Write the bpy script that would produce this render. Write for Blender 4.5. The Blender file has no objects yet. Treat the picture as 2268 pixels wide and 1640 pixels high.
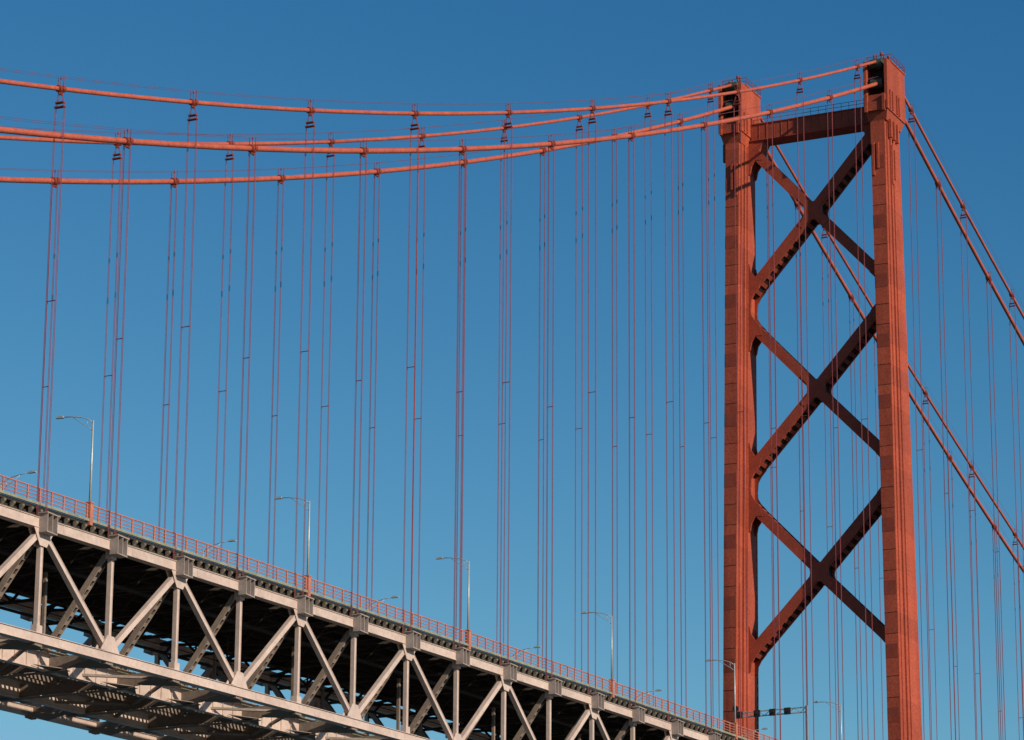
import bpy, math, random
from mathutils import Vector, Matrix
random.seed(7)
S=bpy.context.scene
# ------------------------------------------------------------------ helpers
class M:
    def __init__(s): s.v=[];s.f=[]
    def hexa(s,p):
        b=len(s.v);s.v+= [tuple(x) for x in p]
        s.f+=[(b,b+3,b+2,b+1),(b+4,b+5,b+6,b+7),(b,b+1,b+5,b+4),(b+1,b+2,b+6,b+5),(b+2,b+3,b+7,b+6),(b+3,b,b+4,b+7)]
    def box(s,x0,x1,y0,y1,z0,z1):
        s.hexa([(x0,y0,z0),(x1,y0,z0),(x1,y1,z0),(x0,y1,z0),(x0,y0,z1),(x1,y0,z1),(x1,y1,z1),(x0,y1,z1)])
    def beam(s,p1,p2,w,h,ref=None):
        p1=Vector(p1);p2=Vector(p2);d=(p2-p1).normalized()
        if ref is None: ref=Vector((0,0,1)) if abs(d.z)<.9 else Vector((1,0,0))
        sd=d.cross(Vector(ref)).normalized();u=sd.cross(d)
        q=[]
        for p in(p1,p2):
            for a,b in((-1,-1),(1,-1),(1,1),(-1,1)): q.append(p+sd*(a*w/2)+u*(b*h/2))
        s.hexa(q)
    def prism(s,poly,axis,c0,c1):
        b=len(s.v);n=len(poly)
        def mk(p,c):
            return (c,p[0],p[1]) if axis=='x' else ((p[0],c,p[1]) if axis=='y' else (p[0],p[1],c))
        for c in(c0,c1):
            for p in poly: s.v.append(mk(p,c))
        s.f.append(tuple(range(b,b+n)));s.f.append(tuple(range(b+2*n-1,b+n-1,-1)))
        for i in range(n):
            j=(i+1)%n;s.f.append((b+i,b+n+i,b+n+j,b+j))
    def tube(s,pts,r,n=10,cap=True):
        b=len(s.v);pts=[Vector(p) for p in pts]
        rr=r if isinstance(r,(list,tuple)) else [r]*len(pts)
        for i,p in enumerate(pts):
            d=(pts[min(i+1,len(pts)-1)]-pts[max(i-1,0)]).normalized()
            ref=Vector((0,0,1)) if abs(d.z)<.9 else Vector((1,0,0))
            sd=d.cross(ref).normalized();u=sd.cross(d)
            for k in range(n):
                a=2*math.pi*k/n;s.v.append(tuple(p+(sd*math.cos(a)+u*math.sin(a))*rr[i]))
        for i in range(len(pts)-1):
            for k in range(n):
                k2=(k+1)%n;s.f.append((b+i*n+k,b+i*n+k2,b+(i+1)*n+k2,b+(i+1)*n+k))
        if cap:
            s.f.append(tuple(b+k for k in range(n))[::-1]);s.f.append(tuple(b+(len(pts)-1)*n+k for k in range(n)))
    def obj(s,name,mat,parent=None,smooth=False,loc=None):
        me=bpy.data.meshes.new(name);me.from_pydata(s.v,[],s.f);me.update()
        import bmesh
        bm=bmesh.new();bm.from_mesh(me);bmesh.ops.recalc_face_normals(bm,faces=bm.faces);bm.to_mesh(me);bm.free()
        me.materials.append(mat)
        if smooth:
            for p in me.polygons:p.use_smooth=True
        o=bpy.data.objects.new(name,me);S.collection.objects.link(o)
        if parent:o.parent=parent
        if loc:o.location=loc
        return o
def empty(name,loc=(0,0,0)):
    o=bpy.data.objects.new(name,None);o.location=loc;S.collection.objects.link(o);return o
def mat(name,c1,c2,scale=.6,rough=.55,rust=None,rustamt=.0,fine=.25,metal=0,streak=False,bump=.15,panels=None):
    m=bpy.data.materials.new(name);m.use_nodes=True;nt=m.node_tree;N=nt.nodes;L=nt.links
    b=N['Principled BSDF'];b.inputs['Roughness'].default_value=rough;b.inputs['Metallic'].default_value=metal
    if not metal: b.inputs['Specular IOR Level'].default_value=.3
    tc=N.new('ShaderNodeTexCoord');mp=N.new('ShaderNodeMapping');L.new(tc.outputs['Object'],mp.inputs[0])
    if streak: mp.inputs['Scale'].default_value=(1,1,.16)
    n1=N.new('ShaderNodeTexNoise');n1.inputs['Scale'].default_value=scale;n1.inputs['Detail'].default_value=6;n1.inputs['Roughness'].default_value=.65
    L.new(mp.outputs[0],n1.inputs['Vector'])
    r=N.new('ShaderNodeValToRGB');r.color_ramp.elements[0].position=.35;r.color_ramp.elements[1].position=.65
    r.color_ramp.elements[0].color=(*c1,1);r.color_ramp.elements[1].color=(*c2,1);L.new(n1.outputs[0],r.inputs[0])
    col=r.outputs[0]
    n2=N.new('ShaderNodeTexNoise');n2.inputs['Scale'].default_value=scale*9;n2.inputs['Detail'].default_value=5;L.new(tc.outputs['Object'],n2.inputs['Vector'])
    mr=N.new('ShaderNodeMapRange');mr.inputs[1].default_value=.3;mr.inputs[2].default_value=.7;mr.inputs[3].default_value=1-fine;mr.inputs[4].default_value=1+fine*.4;L.new(n2.outputs[0],mr.inputs[0])
    mx=N.new('ShaderNodeVectorMath');mx.operation='MULTIPLY';L.new(col,mx.inputs[0]);L.new(mr.outputs[0],mx.inputs[1]);col=mx.outputs[0]
    if panels:
        sp=N.new('ShaderNodeSeparateXYZ');L.new(tc.outputs['Object'],sp.inputs[0])
        ad=N.new('ShaderNodeMath');ad.operation='MULTIPLY_ADD';ad.inputs[1].default_value=1/panels;ad.inputs[2].default_value=.31;L.new(sp.outputs[2],ad.inputs[0])
        fl=N.new('ShaderNodeMath');fl.operation='FLOOR';L.new(ad.outputs[0],fl.inputs[0])
        sy=N.new('ShaderNodeMath');sy.operation='SIGN';L.new(sp.outputs[1],sy.inputs[0])
        s2=N.new('ShaderNodeMath');s2.operation='MULTIPLY_ADD';s2.inputs[1].default_value=37.;L.new(sy.outputs[0],s2.inputs[0]);L.new(fl.outputs[0],s2.inputs[2])
        wn=N.new('ShaderNodeTexWhiteNoise');wn.noise_dimensions='1D';L.new(s2.outputs[0],wn.inputs['W'])
        m4=N.new('ShaderNodeMapRange');m4.inputs[3].default_value=.84;m4.inputs[4].default_value=1.08;L.new(wn.outputs[0],m4.inputs[0])
        m5=N.new('ShaderNodeVectorMath');m5.operation='MULTIPLY';L.new(col,m5.inputs[0]);L.new(m4.outputs[0],m5.inputs[1]);col=m5.outputs[0]
    if rust:
        n3=N.new('ShaderNodeTexNoise');n3.inputs['Scale'].default_value=scale*2.3;n3.inputs['Detail'].default_value=8;n3.inputs['Roughness'].default_value=.75;L.new(mp.outputs[0],n3.inputs['Vector'])
        r3=N.new('ShaderNodeValToRGB');r3.color_ramp.elements[0].position=.72-rustamt;r3.color_ramp.elements[1].position=.80-rustamt;L.new(n3.outputs[0],r3.inputs[0])
        m3=N.new('ShaderNodeMix');m3.data_type='RGBA';L.new(r3.outputs[0],m3.inputs[0]);L.new(col,m3.inputs[6]);m3.inputs[7].default_value=(*rust,1);col=m3.outputs[2]
    L.new(col,b.inputs['Base Color'])
    if bump:
        bp=N.new('ShaderNodeBump');bp.inputs['Strength'].default_value=bump;bp.inputs['Distance'].default_value=.05;L.new(n2.outputs[0],bp.inputs['Height']);L.new(bp.outputs[0],b.inputs['Normal'])
    return m
ORANGE=mat('orange_paint',(.34,.061,.029),(.44,.084,.039),.35,.65,(.19,.042,.025),.11,.28,streak=True,panels=3.0277)
ORANGE_D=mat('orange_paint_dull',(.20,.035,.018),(.27,.045,.022),.5,.65,(.15,.03,.018),.06,.25)
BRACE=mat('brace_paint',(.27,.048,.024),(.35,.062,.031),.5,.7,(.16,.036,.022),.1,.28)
INNER=mat('inner_shade_and_seams',(.02,.008,.006),(.035,.012,.008),.6,.8)  # near-black colour paints shade inside hollow parts; also the plate seams
CABLE=mat('cable_paint',(.40,.085,.048),(.52,.12,.068),.9,.55,(.25,.05,.03),.07,.35)
ROPE=mat('rope_paint',(.20,.034,.05),(.28,.046,.06),.3,.7,bump=0)
WIRE=mat('hand_wire',(.16,.05,.07),(.2,.07,.09),.3,.7,bump=0)
TRUSS=mat('truss_paint',(.50,.385,.33),(.61,.475,.405),.22,.5,(.30,.13,.08),.05,.14,bump=.05)
TRUSS2=mat('gusset_paint',(.29,.24,.215),(.38,.32,.285),.5,.55,(.22,.10,.065),.08,.15,bump=.05)
LACED=mat('laced_paint',(.27,.205,.165),(.36,.28,.225),.5,.6,(.2,.09,.05),.08,.2,bump=.05)
DARK=mat('underdeck_steel_shaded',(.024,.018,.014),(.042,.031,.024),.5,.8,(.05,.02,.012),.08,.3)  # steel darkened to near black: underdeck shade put into the colour
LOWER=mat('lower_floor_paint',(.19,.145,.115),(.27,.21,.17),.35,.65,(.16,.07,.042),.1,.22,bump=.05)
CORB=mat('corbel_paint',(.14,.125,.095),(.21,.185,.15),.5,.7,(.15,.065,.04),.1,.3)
CONC=mat('kerb_concrete',(.20,.20,.15),(.30,.295,.22),.8,.85)
ASPH=mat('asphalt',(.045,.045,.047),(.06,.06,.06),.8,.9)
RAIL=mat('railing_paint',(.42,.14,.09),(.52,.20,.14),.8,.6,(.3,.09,.05),.04,.25)
GREEN=mat('walkway_rail_paint',(.30,.36,.2),(.38,.44,.27),.8,.6)
GALV=mat('galvanised_steel',(.42,.44,.42),(.55,.57,.54),1.5,.45,metal=.3)
BLACK=mat('black_housing',(.015,.015,.016),(.025,.025,.027),2,.5)
CONCP=mat('pier_concrete',(.30,.28,.25),(.38,.36,.32),.2,.85)
DRUM=mat('saddle_green',(.035,.055,.038),(.06,.08,.055),.8,.7)

# ------------------------------------------------------------------ bridge layout (metres)
P=11.5; W=11.435
def dk(x): 
    if x>0: return .0417*x-.00009*x*x
    return .0417*x-2.858e-5*x*x
def zU(x): return 110.67+(.46209*x+.00041725*x*x if x<0 else -.36*x+.0003*x*x)
def zL(x): return 107.21+(.46845*x+.00042533*x*x if x<0 else -.387*x+.00045*x*x)
bridge=empty('suspension_bridge')
N0,N1=-10,42       # panel points; 19 is the tower
def X(n): return (n-19)*P
xs=[X(n) for n in range(N0,N1+1)]

# ------------------------------------------------------------------ stiffening truss
T=M();G=M();LC=M();LCI=M();DK=M();LO=M();GI=M()
def laced(p1,p2,w,h,ref,pitch=1.0):
    p1=Vector(p1);p2=Vector(p2);d=(p2-p1);Ln=d.length;d.normalize()
    sd=d.cross(Vector(ref)).normalized();u=sd.cross(d)
    for a in(-1,1):
        LC.beam(p1+u*a*(h/2-.05),p2+u*a*(h/2-.05),w,.1,u)
    LCI.beam(p1,p2,w*.35,h-.22,u)  # solid dark filler, painted as the shaded hollow behind the lacing
    k=int(Ln/pitch)
    for i in range(k+1):
        c=p1+d*(Ln*(i+.5)/(k+1))
        for a in(-1,1):
            LC.beam(c-d*.2+sd*a*(w/2-.04),c+d*.2+sd*a*(w/2-.04),.05,h-.21,u)
for s in(-1,1):
    y=s*W
    for i in range(N0,N1):
        x0,x1=X(i),X(i+1);a,b=dk(x0),dk(x1)
        T.beam((x0,y,a-.2),(x1,y,b-.2),.62,.86)
        T.beam((x0,y,a+.24),(x1,y,b+.24),.8,.05);T.beam((x0,y,a-.64),(x1,y,b-.64),.8,.05)
        T.beam((x0,y,a-10.3),(x1,y,b-10.3),.62,.8)
        T.beam((x0,y,a-9.88),(x1,y,b-9.88),.85,.05);T.beam((x0,y,a-10.72),(x1,y,b-10.72),.85,.05)
        if i%2==0: p,q=(x0,y,a-.7),(x1,y,b-9.85)
        else: p,q=(x0,y,a-9.85),(x1,y,b-.7)
        T.beam(p,q,.40,.42,(0,1,0))
        for e in(-1,1):
            pv,qv=Vector(p),Vector(q);dd=(qv-pv).normalized();nn=dd.cross(Vector((0,1,0)))
            T.beam(pv+nn*e*.22,qv+nn*e*.22,.05,.5,(0,1,0))
        for zz,hh in((-.2,.7),(-10.3,.6)):
            xm=x0+(x1-x0)*.32;zm=a+(b-a)*.32+zz
            T.box(xm-.6,xm+.6,y-.335,y+.335,zm-hh/2,zm+hh/2)
    for n in range(N0,N1+1):
        x=X(n);z=dk(x)
        T.box(x-.16,x+.16,y-.16,y+.16,z-9.85,z-.7)
        T.box(x-.21,x-.16,y-.21,y+.21,z-9.85,z-.7);T.box(x+.16,x+.21,y-.21,y+.21,z-9.85,z-.7)
        if n%2==0:
            pl=[(x-1.6,z-.67),(x-.55,z-2.2),(x+.55,z-2.2),(x+1.6,z-.67)]
        else:
            pl=[(x-1.6,z-9.85),(x-.55,z-8.4),(x+.55,z-8.4),(x+1.6,z-9.85)]
        for e in(-1,1): T.prism(pl,'y',y+e*.30-.03,y+e*.30+.03)
        z2=z-9.85 if n%2==0 else z-1.4
        T.box(x-.45,x+.45,y-.31,y+.31,z2,z2+.7)
        yo=y+s*.34
        def gb(x0,x1,a,c,z0,z1): G.box(x0,x1,min(yo+s*a,yo+s*c),max(yo+s*a,yo+s*c),z0,z1)
        gb(x-.75,x+.75,0,.22,z-1.05,z+.52)
        gb(x-.95,x+.95,-.05,.9,z+.52,z+.62)
        gb(x-.85,x+.85,0,.85,z-1.14,z-1.05)
        for dx in(-.80,.74,-.03): gb(x+dx,x+dx+.07,.0 if dx!=-.03 else .22,.85,z-1.05,z+.52)
        laced((x,y-s*.4,z-1.0),(x,s*4.9,z-9.3),.55,.62,(1,0,0))
        if n%2: LO.beam((x,s*4.6,z-9.4),(x,s*4.6,z-1.6),.3,.3,(1,0,0))
        LO.box(x-.6,x+.6,y-.28,y+.28,z-11.0,z-10.745)
for n in range(N0,N1+1):
    x=X(n);z=dk(x)
    DK.box(x-.2,x+.2,-W+.36,W-.36,z+.35,z+.6);DK.box(x-.2,x+.2,-W+.36,W-.36,z-1.9,z-1.65)
    k=10
    for i in range(k):
        ya=-W+.4+(2*W-.8)*i/k;yb=-W+.4+(2*W-.8)*(i+1)/k
        za,zb=(z-1.7,z+.4) if i%2==0 else (z+.4,z-1.7)
        DK.beam((x,ya,za),(x,yb,zb),.22,.22,(1,0,0))
for i in range(N0,N1):
    x0,x1=X(i),X(i+1);a,b=dk(x0),dk(x1)
    for y in(-10.2,-8,-5.5,-3,0,3,5.5,8,10.2):
        DK.beam((x0,y,a+.95),(x1,y,b+.95),.3,.68)
    DK.beam((x0,-W+.4,a-.3),(x1,W-.4,b-.3),.3,.25);DK.beam((x0,W-.4,a-.32),(x1,-W+.4,b-.32),.3,.25)
    LO.beam((x0,-W+.4,a-10.6),(x1,0,b-10.6),.34,.22) if i%2==0 else LO.beam((x0,0,a-10.6),(x1,-W+.4,b-10.6),.34,.22)
    LO.beam((x0,W-.4,a-10.6),(x1,0,b-10.6),.34,.22) if i%2==0 else LO.beam((x0,0,a-10.6),(x1,W-.4,b-10.6),.34,.22)
    for y in(-5.3,5.3):
        GI.beam((x0,y,a-10.3),(x1,y,b-10.3),.28,1.5);GI.beam((x0,y,a-11.07),(x1,y,b-11.07),.62,.07);GI.beam((x0,y,a-9.53),(x1,y,b-9.53),.62,.07)
    for y in(-2.7,-1.1,1.1,2.7): LO.beam((x0,y,a-9.75),(x1,y,b-9.75),.22,.8)
    LO.beam((x0,-3.9,a-9.28),(x1,-3.9,b-9.28),1.2,.08);LO.beam((x0,3.9,a-9.28),(x1,3.9,b-9.28),1.2,.08)
    for k in range(16):
        t=(k+.5)/16;x=x0+(x1-x0)*t;z=a+(b-a)*t
        DK.box(x-.14,x+.14,-2.9,2.9,z-9.33,z-9.1)
    for y in(-1.5,-.06,.06,1.5): DK.beam((x0,y*1,a-9.02),(x1,y,b-9.02),.08,.15)
    for k in range(1,6):
        t=k/6;x=x0+(x1-x0)*t;z=a+(b-a)*t
        for s in(-1,1): GI.box(x-.03,x+.03,min(s*5.44,s*5.56),max(s*5.44,s*5.56),z-11.03,z-9.57)
for n in range(N0,N1+1):
    x=X(n);z=dk(x)
    pl=[(-W+.36,z-9.95),(-8,z-9.8),(8,z-9.8),(W-.36,z-9.95),(W-.36,z-10.4),(7.5,z-10.95),(-7.5,z-10.95),(-W+.36,z-10.4)]
    LO.prism(pl,'x',x-.1,x+.1)
    for s in(-1,1):
        LO.prism([(x-2.2,s*(W-.5)),(x+2.2,s*(W-.5)),(x+.4,s*(W-3.6)),(x-.4,s*(W-3.6))],'z',z-10.86,z-10.78)
        LO.prism([(x-3.0,s*5.65),(x,s*7.3),(x+3.0,s*5.65)],'z',z-11.02,z-10.96)
    LO.box(x-.35,x+.35,-7.4,7.4,z-11.16,z-11.11)
for y,r,dz in((-7.6,.16,-2.3),(-6.9,.10,-2.2),(7.4,.16,-2.3),(-1.8,.05,-3.4),(1.8,.05,-3.4)):
    DK.tube([(x,y,dk(x)+dz) for x in xs],r,8)
for n in range(N0,N1,2):
    x=X(n)+3;z=dk(x)
    for y in(-1.8,1.8):
        DK.beam((x,y,z-1.8),(x,y,z-3.9),.16,.16);DK.beam((x-.9,y,z-3.0),(x+.9,y,z-2.2),.1,.1)
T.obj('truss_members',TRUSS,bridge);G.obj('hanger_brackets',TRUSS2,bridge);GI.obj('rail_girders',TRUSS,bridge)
LC.obj('laced_sway_braces',LACED,bridge);LCI.obj('laced_brace_shade_cores',INNER,bridge)
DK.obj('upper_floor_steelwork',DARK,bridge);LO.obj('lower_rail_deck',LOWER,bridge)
R=M()
for y in(-6.3,6.3,-3.4):
    for dz in(-8.3,-8.75): R.tube([(x,y,dk(x)+dz) for x in xs],.05,5)
    x=xs[0]
    while x<xs[-1]: R.box(x-.03,x+.03,y-.03,y+.03,dk(x)-9.4,dk(x)-8.3);x+=1.92
R.obj('lower_walkway_railing',GREEN,bridge)
R=M()
for y in(-6.0,6.0):
    for a,b in zip(xs[:-1],xs[1:]): R.beam((a,y,dk(a)-9.42),(b,y,dk(b)-9.42),.7,.06)
R.obj('lower_walkway',LOWER,bridge)

# ------------------------------------------------------------------ road deck
D=M()
for a,b in zip(xs[:-1],xs[1:]): D.beam((a,0,dk(a)+1.45),(b,0,dk(b)+1.45),21.6,.28)
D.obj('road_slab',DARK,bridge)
D=M()
for a,b in zip(xs[:-1],xs[1:]): D.beam((a,0,dk(a)+1.62),(b,0,dk(b)+1.62),20.9,.05)
D.obj('road_surface',ASPH,bridge)
D=M()
for y in(-7,-3.5,3.5,7):
    for i,(a,b) in enumerate(zip(xs[:-1],xs[1:])):
        D.beam((a,y,dk(a)+1.652),(a+5,y,dk(a)+1.652+5*(dk(b)-dk(a))/P),.14,.006)
D.obj('lane_markings',mat('white_paint',(.7,.7,.7),(.8,.8,.8),1,.6),bridge)
K=M();CB=M();RL=M()
for s in(-1,1):
    for a,b in zip(xs[:-1],xs[1:]):
        K.beam((a,s*10.9,dk(a)+1.74),(b,s*10.9,dk(b)+1.74),.24,.24)
        CB.beam((a,s*10.55,dk(a)+.62),(b,s*10.55,dk(b)+.62),.14,.35)
    x=xs[0]+.7
    while x<xs[-1]:
        z=dk(x)
        CB.prism([(s*10.63,z+1.28),(s*11.0,z+1.28),(s*11.0,z+1.12),(s*10.63,z+.75)],'x',x-.16,x+.16)
        x+=1.4375
    x=xs[0]+.5
    while x<xs[-1]:
        z=dk(x);RL.box(x-.07,x+.07,s*10.83-.06,s*10.83+.06,z+1.88,z+3.14);x+=1.9167
    for dz,r in((3.17,.075),(2.82,.045),(2.5,.045),(2.18,.045)):
        RL.tube([(x,s*10.83,dk(x)+dz) for x in xs],r,6)
K.obj('road_kerbs',CONC,bridge);CB.obj('kerb_corbels',CORB,bridge);RL.obj('road_railing',RAIL,bridge)

# ------------------------------------------------------------------ main cables, clamps, hangers
CU=M();CL=M();BD=M();RP=M();HW=M();SP=M()
def rng(a,b,st):
    o=[];x=a
    while x<b-1e-6:o.append(x);x+=st
    o.append(b);return o
XR=253.
RU,RLW=.215,.285
for s in(-1,1):
    y=s*W
    for lo,hi in((X(N0),-1.5),(1.5,XR)):
        q=rng(lo,hi,3.5)
        CU.tube([(x,y,zU(x)) for x in q],RU,14);CL.tube([(x,y,zL(x)) for x in q],RLW,14)
        for fn,o in((zU,.32),(zL,.36)):
            for dy in(-o,o):
                HW.tube([(x,y+dy,fn(x)+1.12) for x in q],.018,4)
    for n in range(N0,N1-1):
        if n==19: continue
        x=X(n);up=(n%2==0)
        fn=zU if up else zL;r=RU if up else RLW
        z=fn(x);sl=(fn(x+.3)-fn(x-.3))/.6
        d=Vector((1,0,sl)).normalized()
        c=Vector((x,y,z))
        BD.tube([c-d*.62,c-d*.5,c-d*.5,c+d*.5,c+d*.5,c+d*.62],[r+.03,r+.03,r+.11,r+.11,r+.03,r+.03],12)
        BD.box(x-.35,x+.35,y-.07,y+.07,z-r-.34,z-r-.05)
        BD.box(x-.12,x+.12,y-r-.16,y+r+.16,z-.12,z+.2)
        for dy in(-1,1):
            o=.32 if up else .36
            BD.beam((x,y+dy*(r+.05),z+.1),(x,y+dy*o,z+1.15),.05,.05)
        BD.tube([(x,y,z+r+.1),(x,y,z+r+.75)],.05,6);BD.tube([(x,y,z+r+.72),(x,y,z+r+.95)],[.1,.07],6)
        zb=dk(x)+.65
        if up:
            h=.46;zt=z-1.75
            for dy in(-1,1):
                for dx in(-.09,.09):
                    RP.tube([(x+dx,y+dy*.12,z-r-.1),(x+dx,y+dy*h,zt)],.03,5)
                    RP.tube([(x+dx,y+dy*h,zt),(x+dx,y+dy*h,zb)],.028,5)
            for zz in(zt,zt+.42):
                hh=h if zz==zt else h*.8
                SP.box(x-.2,x+.2,y-hh-.06,y+hh+.06,zz-.05,zz+.05)
        else:
            h=.34
            for dy in(-1,1):
                for dx in(-.09,.09):
                    RP.tube([(x+dx,y+dy*h,z),(x+dx,y+dy*h,zb)],.03,5)
        zm=(z+zb)/2+random.uniform(-.3,.3)
        if z-zb>12:
            SP.box(x-.05,x+.05,y-h-.03,y+h+.03,zm-.03,zm+.03)
CU.obj('upper_main_cables',CABLE,bridge,True);CL.obj('lower_main_cables',CABLE,bridge,True)
BD.obj('cable_clamps',ORANGE_D,bridge);RP.obj('hanger_ropes',ROPE,bridge);HW.obj('cable_hand_wires',WIRE,bridge);SP.obj('hanger_spreaders',ORANGE_D,bridge)

# ------------------------------------------------------------------ tower
ZT=105.;ZB=-92.
def tw(z):
    t=(100-z)/88.
    return 12.75+.75*t, 10.05+1.05*t, 3.1+1.25*t
XC=-.3
TW=M();PL=M()
def section(z,s):
    o,i,D=tw(z);c=(o+i)/2;w=(o-i)/2
    st=[(-D,.80),(-D*.80,.80),(-D*.80,.92),(-D*.55,.92),(-D*.55,.78),(-D*.44,.78),(-D*.44,1.0),(-D*.26,1.0),(-D*.26,.86),(-D*.12,.86),(-D*.12,1.0),(D*.75,1.0),(D*.75,.82),(D,.82)]
    pts=[(XC+x,s*(c+k*w)) for x,k in st]+[(XC+x,s*(c-k*w)) for x,k in reversed(st)]
    return pts
def loft(m,secs):
    n=len(secs[0][1]);b=len(m.v)
    for z,p in secs:
        for q in p:m.v.append((q[0],q[1],z))
    for k in range(len(secs)-1):
        for i in range(n):
            j=(i+1)%n;m.f.append((b+k*n+i,b+k*n+j,b+(k+1)*n+j,b+(k+1)*n+i))
    m.f.append(tuple(b+i for i in range(n))[::-1]);m.f.append(tuple(b+(len(secs)-1)*n+i for i in range(n)))
SL=M()
for s in(-1,1):
    loft(TW,[(z,section(z,s)) for z in(ZB,-40,0,50,ZT-5)])
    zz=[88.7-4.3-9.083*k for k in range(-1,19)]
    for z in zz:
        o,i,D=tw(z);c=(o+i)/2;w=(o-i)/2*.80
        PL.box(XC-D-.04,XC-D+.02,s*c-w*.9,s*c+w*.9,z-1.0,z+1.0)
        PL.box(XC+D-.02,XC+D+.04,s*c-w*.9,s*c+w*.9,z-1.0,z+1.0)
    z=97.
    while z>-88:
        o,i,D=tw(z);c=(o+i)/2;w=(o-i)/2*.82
        yy=s*(c-w);SL.box(XC+D*.80,XC+D*.93,yy-.03,yy+.03,z-.42,z+.42);z-=1.35  # thin proud boxes, dark colour standing in for shaded openings
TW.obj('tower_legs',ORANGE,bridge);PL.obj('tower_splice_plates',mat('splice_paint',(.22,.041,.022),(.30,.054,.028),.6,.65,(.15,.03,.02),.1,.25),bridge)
SL.obj('tower_leg_slot_shade',INNER,bridge)
SM=M()
for s in(-1,1):
    for k in range(-1,60):
        z=88.7+1.2-3.0277*k
        if z<-88 or z>98: continue
        o,i,D=tw(z);c=(o+i)/2;w=(o-i)/2*.80
        SM.box(XC-D-.025,XC-D+.01,s*c-w,s*c+w,z-.03,z+.03)
SM.obj('tower_plate_seams',INNER,bridge)
H=M();HI=M();HR=M();DR=M()
for s in(-1,1):
    def b(x0,x1,a,c,z0,z1,m=H): m.box(x0,x1,min(s*a,s*c),max(s*a,s*c),z0,z1)
    q0=[(-3.4,10.1),(2.8,10.1),(2.8,12.8),(-3.4,12.8)];q1=[(-3.9,9.75),(3.3,9.75),(3.3,13.15),(-3.9,13.15)]
    H.hexa([(x,s*y,99.9) for x,y in q0]+[(x,s*y,101.4) for x,y in q1])
    b(-4.1,3.5,12.85,13.3,101.4,109.1);b(-4.1,3.5,9.6,10.05,101.4,109.1)
    b(-4.1,3.5,10.05,12.85,101.4,103.7)
    b(-2.2,1.6,10.05,12.85,103.7,108.6,HI)  # dark block painted as the shade inside the open housing
    b(-2.3,3.7,9.5,13.4,109.1,109.3)
    for x in(-3.3,-2.2,-.4,.5):
        b(x,x+.28,13.3,13.5,101.6,104.5);b(x,x+.28,9.4,9.6,101.6,104.5)
    for x in(-2.6,-1.2,.2):
        b(x,x+.5,12.8,13.25,97.4,100.2)
    b(-4.35,-4.1,9.9,13.0,101.2,102.6);
    b(-4.6,-4.1,9.9,10.3,101,103.6);b(-4.6,-4.1,12.6,13.0,101,103.6)
    b(-3.75,-3.35,10.6,10.95,91.5,96.5);b(-3.72,-3.35,11.3,11.6,92.5,96.5)
    b(-1.6,-1.2,12.7,13.0,90.5,96.5);b(-.6,-.2,12.7,13.0,91.5,96.0)
    yc=s*W
    DR.tube([(-3.2,yc-.9,zU(-3.2)-.35),(-3.2,yc+.9,zU(-3.2)-.35)],.7,16)
    DR.tube([(-3.0,yc-.9,zL(-3)),(-3.0,yc+.9,zL(-3))],.75,16)
    R0=109.3
    for x in rng(-2.2,3.6,1.16):
        for yy in(9.55,13.35): b(x-.03,x+.03,yy-.03,yy+.03,R0,R0+1.1,HR)
    for zz in(R0+.55,R0+1.1):
        for yy in(9.55,13.35): b(-2.2,3.6,yy-.03,yy+.03,zz-.03,zz+.03,HR)
        for xx in(-2.2,3.6): b(xx-.03,xx+.03,9.58,13.32,zz-.03,zz+.03,HR)
    for (x,y,h,r) in((-2.0,10.6,1.5,.12),(-1,11.4,1.9,.14),(.6,12.2,1.5,.12),(-1.6,12,1.3,.1),(2.0,10.9,1.3,.2),(-1.3,12.6,1.2,.25),(-2,11.0,1.4,.09),(1.2,11.6,1.7,.08)):
        HR.tube([(x,s*y,R0),(x,s*y,R0+h)],r,6)
    b(-2,-1.0,10.8,12.2,R0,R0+.8,HR);b(0,1.8,10.4,12.4,R0,R0+.6,HR)
    HR.tube([(-1,s*11.4,R0+1.7),(-1,s*11.4,R0+2.1)],[.26,.2],8)
    b(3.5,4.4,9.8,13.1,104.4,104.55,HR)
    for x in(3.8,4.35):
        for y2 in(9.8,11,12,13.05): b(x,x+.05,y2,y2+.05,104.55,105.6,HR)
H.obj('saddle_housings',ORANGE,bridge);HI.obj('saddle_shade_blocks',INNER,bridge);DR.obj('cable_saddles',DRUM,bridge);HR.obj('tower_top_railings',ORANGE_D,bridge)
# portal strut
FX,BX=-.4,2.3
PS=M()
PS.box(FX-.1,BX,-10.1,10.1,100.95,103.35)
PS.box(FX-.25,BX+.15,-10.1,10.1,103.35,103.5);PS.box(FX-.25,BX+.15,-10.1,10.1,100.8,100.95)
for k in range(-8,9): PS.box(FX-.17,FX-.1,k*1.18-.04,k*1.18+.04,101.0,103.3)
for s in(-1,1):
    PS.prism([(s*10.1,100.8),(s*7.6,100.8),(s*8.4,99.2),(s*10.1,96.9)],'x',FX,BX)
PS.obj('tower_portal_strut',BRACE,bridge)
PR=M()
for k in range(0,17): PR.box(FX-.2,FX-.15,-9.6+k*1.2-.025,-9.6+k*1.2+.025,103.5,104.6)
for zz in(104.05,104.6): PR.box(FX-.2,FX-.15,-9.6,9.6,zz-.03,zz+.03)
PR.obj('portal_strut_railing',ORANGE_D,bridge)
BR=M();BI=M()
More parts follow.
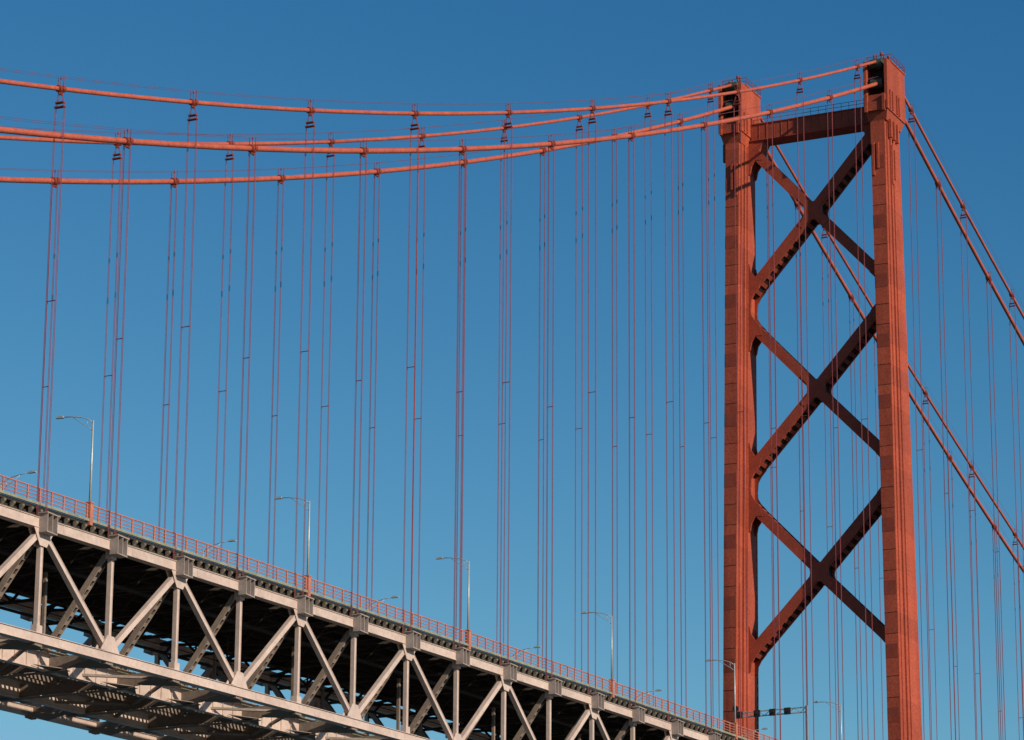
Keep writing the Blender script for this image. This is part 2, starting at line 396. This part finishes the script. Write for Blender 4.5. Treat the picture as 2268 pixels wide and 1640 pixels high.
def arm(y0,z0,y1,z1,w):
    a=Vector((0,y0,z0));c=Vector((0,y1,z1));d=(c-a);Ln=d.length;d.normalize();n=Vector((0,-d.z,d.y))
    for x0,x1 in((FX,FX+.3),(BX-.3,BX)):
        pts=[a+n*w/2,c+n*w/2,c-n*w/2,a-n*w/2]
        BR.prism([(p.y,p.z) for p in pts],'x',x0,x1)
    pts=[a+n*(w/2-.2),c+n*(w/2-.2),c-n*(w/2-.2),a-n*(w/2-.2)]
    BI.prism([(p.y,p.z) for p in pts],'x',FX+.3,BX-.3)  # dark filler between the plates, shade of the hollow arm as colour
    k=int(Ln/1.25)
    for i in range(k):
        t=(i+.5)/k*Ln
        for q in(-1,1):
            p=a+d*t+n*q*(w/2-.1)
            c0=p-d*.3;c1=p+d*.3
            e=n*q*.05
            P8=[]
            for xx in(FX+.29,BX-.29):
                for r_ in(c0-e,c1-e,c1+e,c0+e): P8.append((xx,r_.y,r_.z))
            BR.hexa(P8)
for zc in(88.7,61.45,34.2,-20.3,-47.55,-74.8):
    for s in(-1,1):
        for q in(-1,1):
            ze=zc+q*11.2
            o,i,_=tw(ze)
            arm(s*.9,zc+q*1.05,s*(i-.15),ze,1.5)
            zi=zc+q*13.63
            g=[(i+.1,zi),(i-.35,zi),(i-.45,zi-q*1.2),(i-.9,zi-q*2.0),(i-1.7,zi-q*2.9),(i-2.2,zi-q*4.6),(i-1.1,zi-q*4.5),(i-.45,zi-q*5.4),(i-.2,zi-q*6.6),(i+.1,zi-q*6.8)]
            BR.prism([(s*a,b_) for a,b_ in g],'x',FX-.06,FX+.28);BR.prism([(s*a,b_) for a,b_ in g],'x',BX-.28,BX+.06)
    hub=[(0.0,1.35),(.75,1.6),(1.75,2.55),(2.35,2.0),(1.5,.95),(1.35,0)]
    full=hub+[(a,-b_) for a,b_ in reversed(hub[:-1])]
    full=full+[(-a,b_) for a,b_ in [(p[0],p[1]) for p in reversed(full[1:-1])]]
    BR.prism([(a,zc+b_) for a,b_ in full],'x',FX-.08,FX+.35);BR.prism([(a,zc+b_) for a,b_ in full],'x',BX-.35,BX+.08)
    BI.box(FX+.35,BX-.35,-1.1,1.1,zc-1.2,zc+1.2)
BR.obj('tower_cross_braces',BRACE,bridge);BI.obj('tower_brace_shade_cores',INNER,bridge)
PS=M();PS.box(-2,1.4,-11.3,11.3,-15.2,-12.6);PS.obj('tower_deck_strut',BRACE,bridge)
PR=M();PR.box(-9,9,-20,20,-96,-86.5);PR.box(-11,11,-23,23,-96,-89);PR.obj('tower_pier',CONCP,bridge)
PR=M();x=X(N0);PR.box(x-4,x+4,-9,-5,-95,dk(x)-11.2);PR.box(x-4,x+4,5,9,-95,dk(x)-11.2);PR.box(x-4.5,x+4.5,-11.5,11.5,dk(x)-13.2,dk(x)-11.4);PR.obj('approach_pier',CONCP,bridge)
IC=M();x=-110.;z=dk(x)
IC.box(x-2.6,x+2.2,-13.3,-12.0,z-10.2,z-10.05);
for dx in(-2.5,-1.2,0,1.2,2.1):
    IC.box(x+dx-.06,x+dx+.06,-13.28,-13.16,z-10.05,z-7.6);IC.box(x+dx-.06,x+dx+.06,-12.1,-12.0,z-10.05,z-7.6)
IC.box(x-2.6,x+2.2,-13.3,-12.0,z-7.6,z-7.45);IC.box(x-1.2,x+1.2,-13.2,-12.1,z-10.04,z-8.4)
IC.obj('inspection_cabin',LACED,bridge)

# ------------------------------------------------------------------ street lamps
def lamp(x,s,name='street_lamp'):
    z=dk(x);y=s*10.83
    e=empty(name,(x,y,z))
    m=M();m.box(-.24,.24,-.24,.24,1.3,3.3);m.box(-.3,.3,-.29,.29,3.3,3.4);m.obj('pedestal',RAIL,e)
    m=M();m.tube([(0,0,3.4),(0,0,11.0)],[.115,.075],8)
    ar=[(0,0,10.75),(0,-s*.5,11.15),(0,-s*1.2,11.42),(0,-s*2.2,11.6),(0,-s*3.2,11.66)]
    m.tube(ar,.05,6);m.tube([(0,0,10.0),(0,-s*.5,10.45),(0,-s*1.3,10.95),(0,-s*2.1,11.5)],.035,6)
    m.beam((0,-s*.6,10.52),(0,-s*.6,11.18),.04,.04);m.obj('pole_and_arm',GALV,e,True)
    m=M();m.prism([(-s*3.1,11.58),(-s*3.2,11.78),(-s*3.6,11.8),(-s*3.95,11.68),(-s*3.95,11.6)],'x',-.15,.15);m.obj('lantern',GALV,e)
for x in(-283.5,-246.5,-209.9,-169.7,-134.1,-96.6,-59.0,-21.5): lamp(x,-1)
for x in(-268,-230,-191.9,-153.5,-116.4,-78.5,-41.0,-3.5): lamp(x,1)
x=-34.2;z=dk(x);e=empty('lane_signal_gantry',(x,-10.83,z))
m=M();m.box(-.14,.14,-.14,.14,1.4,9.1);m.box(-.3,.3,-.3,.3,1.4,3.3)
m.box(-.12,.12,-.1,10.2,8.85,8.98);m.box(-.12,.12,-.1,10.2,8.2,8.33)
for k in range(12): m.beam((0,.1+k*.84,8.27 if k%2 else 8.9),(0,.1+(k+1)*.84,8.9 if k%2 else 8.27),.07,.07,(1,0,0))
m.obj('post_and_boom',GALV,e)
m=M()
for yy in(2.6,4.7,6.9,9.4):
    m.box(-.45,-.15,yy-.42,yy+.42,8.1,8.98);m.tube([(-.7,yy,8.62),(-.45,yy,8.62)],.26,10)
m.tube([(-.5,9.9,9.4),(-.3,9.9,9.4)],.42,14)
m.obj('lane_signals',BLACK,e)

# ------------------------------------------------------------------ water and quay
wm=bpy.data.materials.new('river_water');wm.use_nodes=True;nt=wm.node_tree;b=nt.nodes['Principled BSDF'];b.inputs['Base Color'].default_value=(.02,.05,.06,1);b.inputs['Roughness'].default_value=.12
n=nt.nodes.new('ShaderNodeTexNoise');n.inputs['Scale'].default_value=.25;n.inputs['Detail'].default_value=6;bp=nt.nodes.new('ShaderNodeBump');bp.inputs['Strength'].default_value=.6;bp.inputs['Distance'].default_value=.6
tc=nt.nodes.new('ShaderNodeTexCoord');nt.links.new(tc.outputs['Object'],n.inputs['Vector']);nt.links.new(n.outputs[0],bp.inputs['Height']);nt.links.new(bp.outputs[0],b.inputs['Normal'])
m=M();m.v=[(-9000,-9000,-92.5),(9000,-9000,-92.5),(9000,9000,-92.5),(-9000,9000,-92.5)];m.f=[(0,1,2,3)];m.obj('water',wm)
m=M();m.box(-3000,-300,-3000,3000,-96,-90.7);m.obj('ground',mat('quay_paving',(.12,.115,.10),(.18,.17,.15),.1,.9))

# ------------------------------------------------------------------ camera
q=[-479.3559,-182.7835,-89.04863,0.4504449,0.2908885,0.007390833,8154.045]
a,p,r=q[3:6]
f=Vector((math.cos(p)*math.cos(a),math.cos(p)*math.sin(a),math.sin(p)))
Rt=Vector((math.sin(a),-math.cos(a),0));U=Rt.cross(f)
R2=Rt*math.cos(r)+U*math.sin(r);U2=-Rt*math.sin(r)+U*math.cos(r)
cd=bpy.data.cameras.new('camera');cd.sensor_width=36;cd.lens=36*q[6]/2268;cd.clip_end=20000;cd.clip_start=1
cam=bpy.data.objects.new('camera',cd);S.collection.objects.link(cam)
mw=Matrix((R2,U2,-f)).transposed().to_4x4();mw.translation=Vector(q[:3]);cam.matrix_world=mw;S.camera=cam
# ------------------------------------------------------------------ light
az=math.radians(16);el=math.radians(24)
sd=Vector((-math.sin(az)*math.cos(el),-math.cos(az)*math.cos(el),math.sin(el)))
sl=bpy.data.lights.new('sun','SUN');sl.energy=4.8;sl.angle=math.radians(.5);sl.color=(1,.86,.69)
so=bpy.data.objects.new('sun',sl);so.rotation_euler=sd.to_track_quat('Z','Y').to_euler();so.location=(-100,-300,200);S.collection.objects.link(so)
w=bpy.data.worlds.new('World');S.world=w;w.use_nodes=True;nt=w.node_tree;bg=nt.nodes['Background']
sk=nt.nodes.new('ShaderNodeTexSky');sk.sky_type='NISHITA';sk.sun_disc=False;sk.sun_elevation=el;sk.sun_rotation=math.pi+az
sk.air_density=1.0;sk.dust_density=.3;sk.ozone_density=2.0;sk.altitude=0
sep=nt.nodes.new('ShaderNodeSeparateColor');cmb=nt.nodes.new('ShaderNodeCombineColor');nt.links.new(sk.outputs[0],sep.inputs[0])
ST=.09
for i,(g,k) in enumerate(((2.5,5.9),(1.62,2.00),(1.20,1.26))):
    a1=nt.nodes.new('ShaderNodeMath');a1.operation='MULTIPLY';a1.inputs[1].default_value=ST
    a2=nt.nodes.new('ShaderNodeMath');a2.operation='POWER';a2.inputs[1].default_value=g
    a3=nt.nodes.new('ShaderNodeMath');a3.operation='MULTIPLY';a3.inputs[1].default_value=k
    a4=nt.nodes.new('ShaderNodeMath');a4.operation='MINIMUM';a4.inputs[1].default_value=(.26,.45,.64)[i]
    a5=nt.nodes.new('ShaderNodeMath');a5.operation='DIVIDE';a5.inputs[1].default_value=ST
    nt.links.new(sep.outputs[i],a1.inputs[0]);nt.links.new(a1.outputs[0],a2.inputs[0]);nt.links.new(a2.outputs[0],a3.inputs[0]);nt.links.new(a3.outputs[0],a4.inputs[0]);nt.links.new(a4.outputs[0],a5.inputs[0]);nt.links.new(a5.outputs[0],cmb.inputs[i])
nt.links.new(cmb.outputs[0],bg.inputs[0]);bg.inputs[1].default_value=ST
S.view_settings.view_transform='Standard';S.view_settings.look='None';S.view_settings.exposure=0
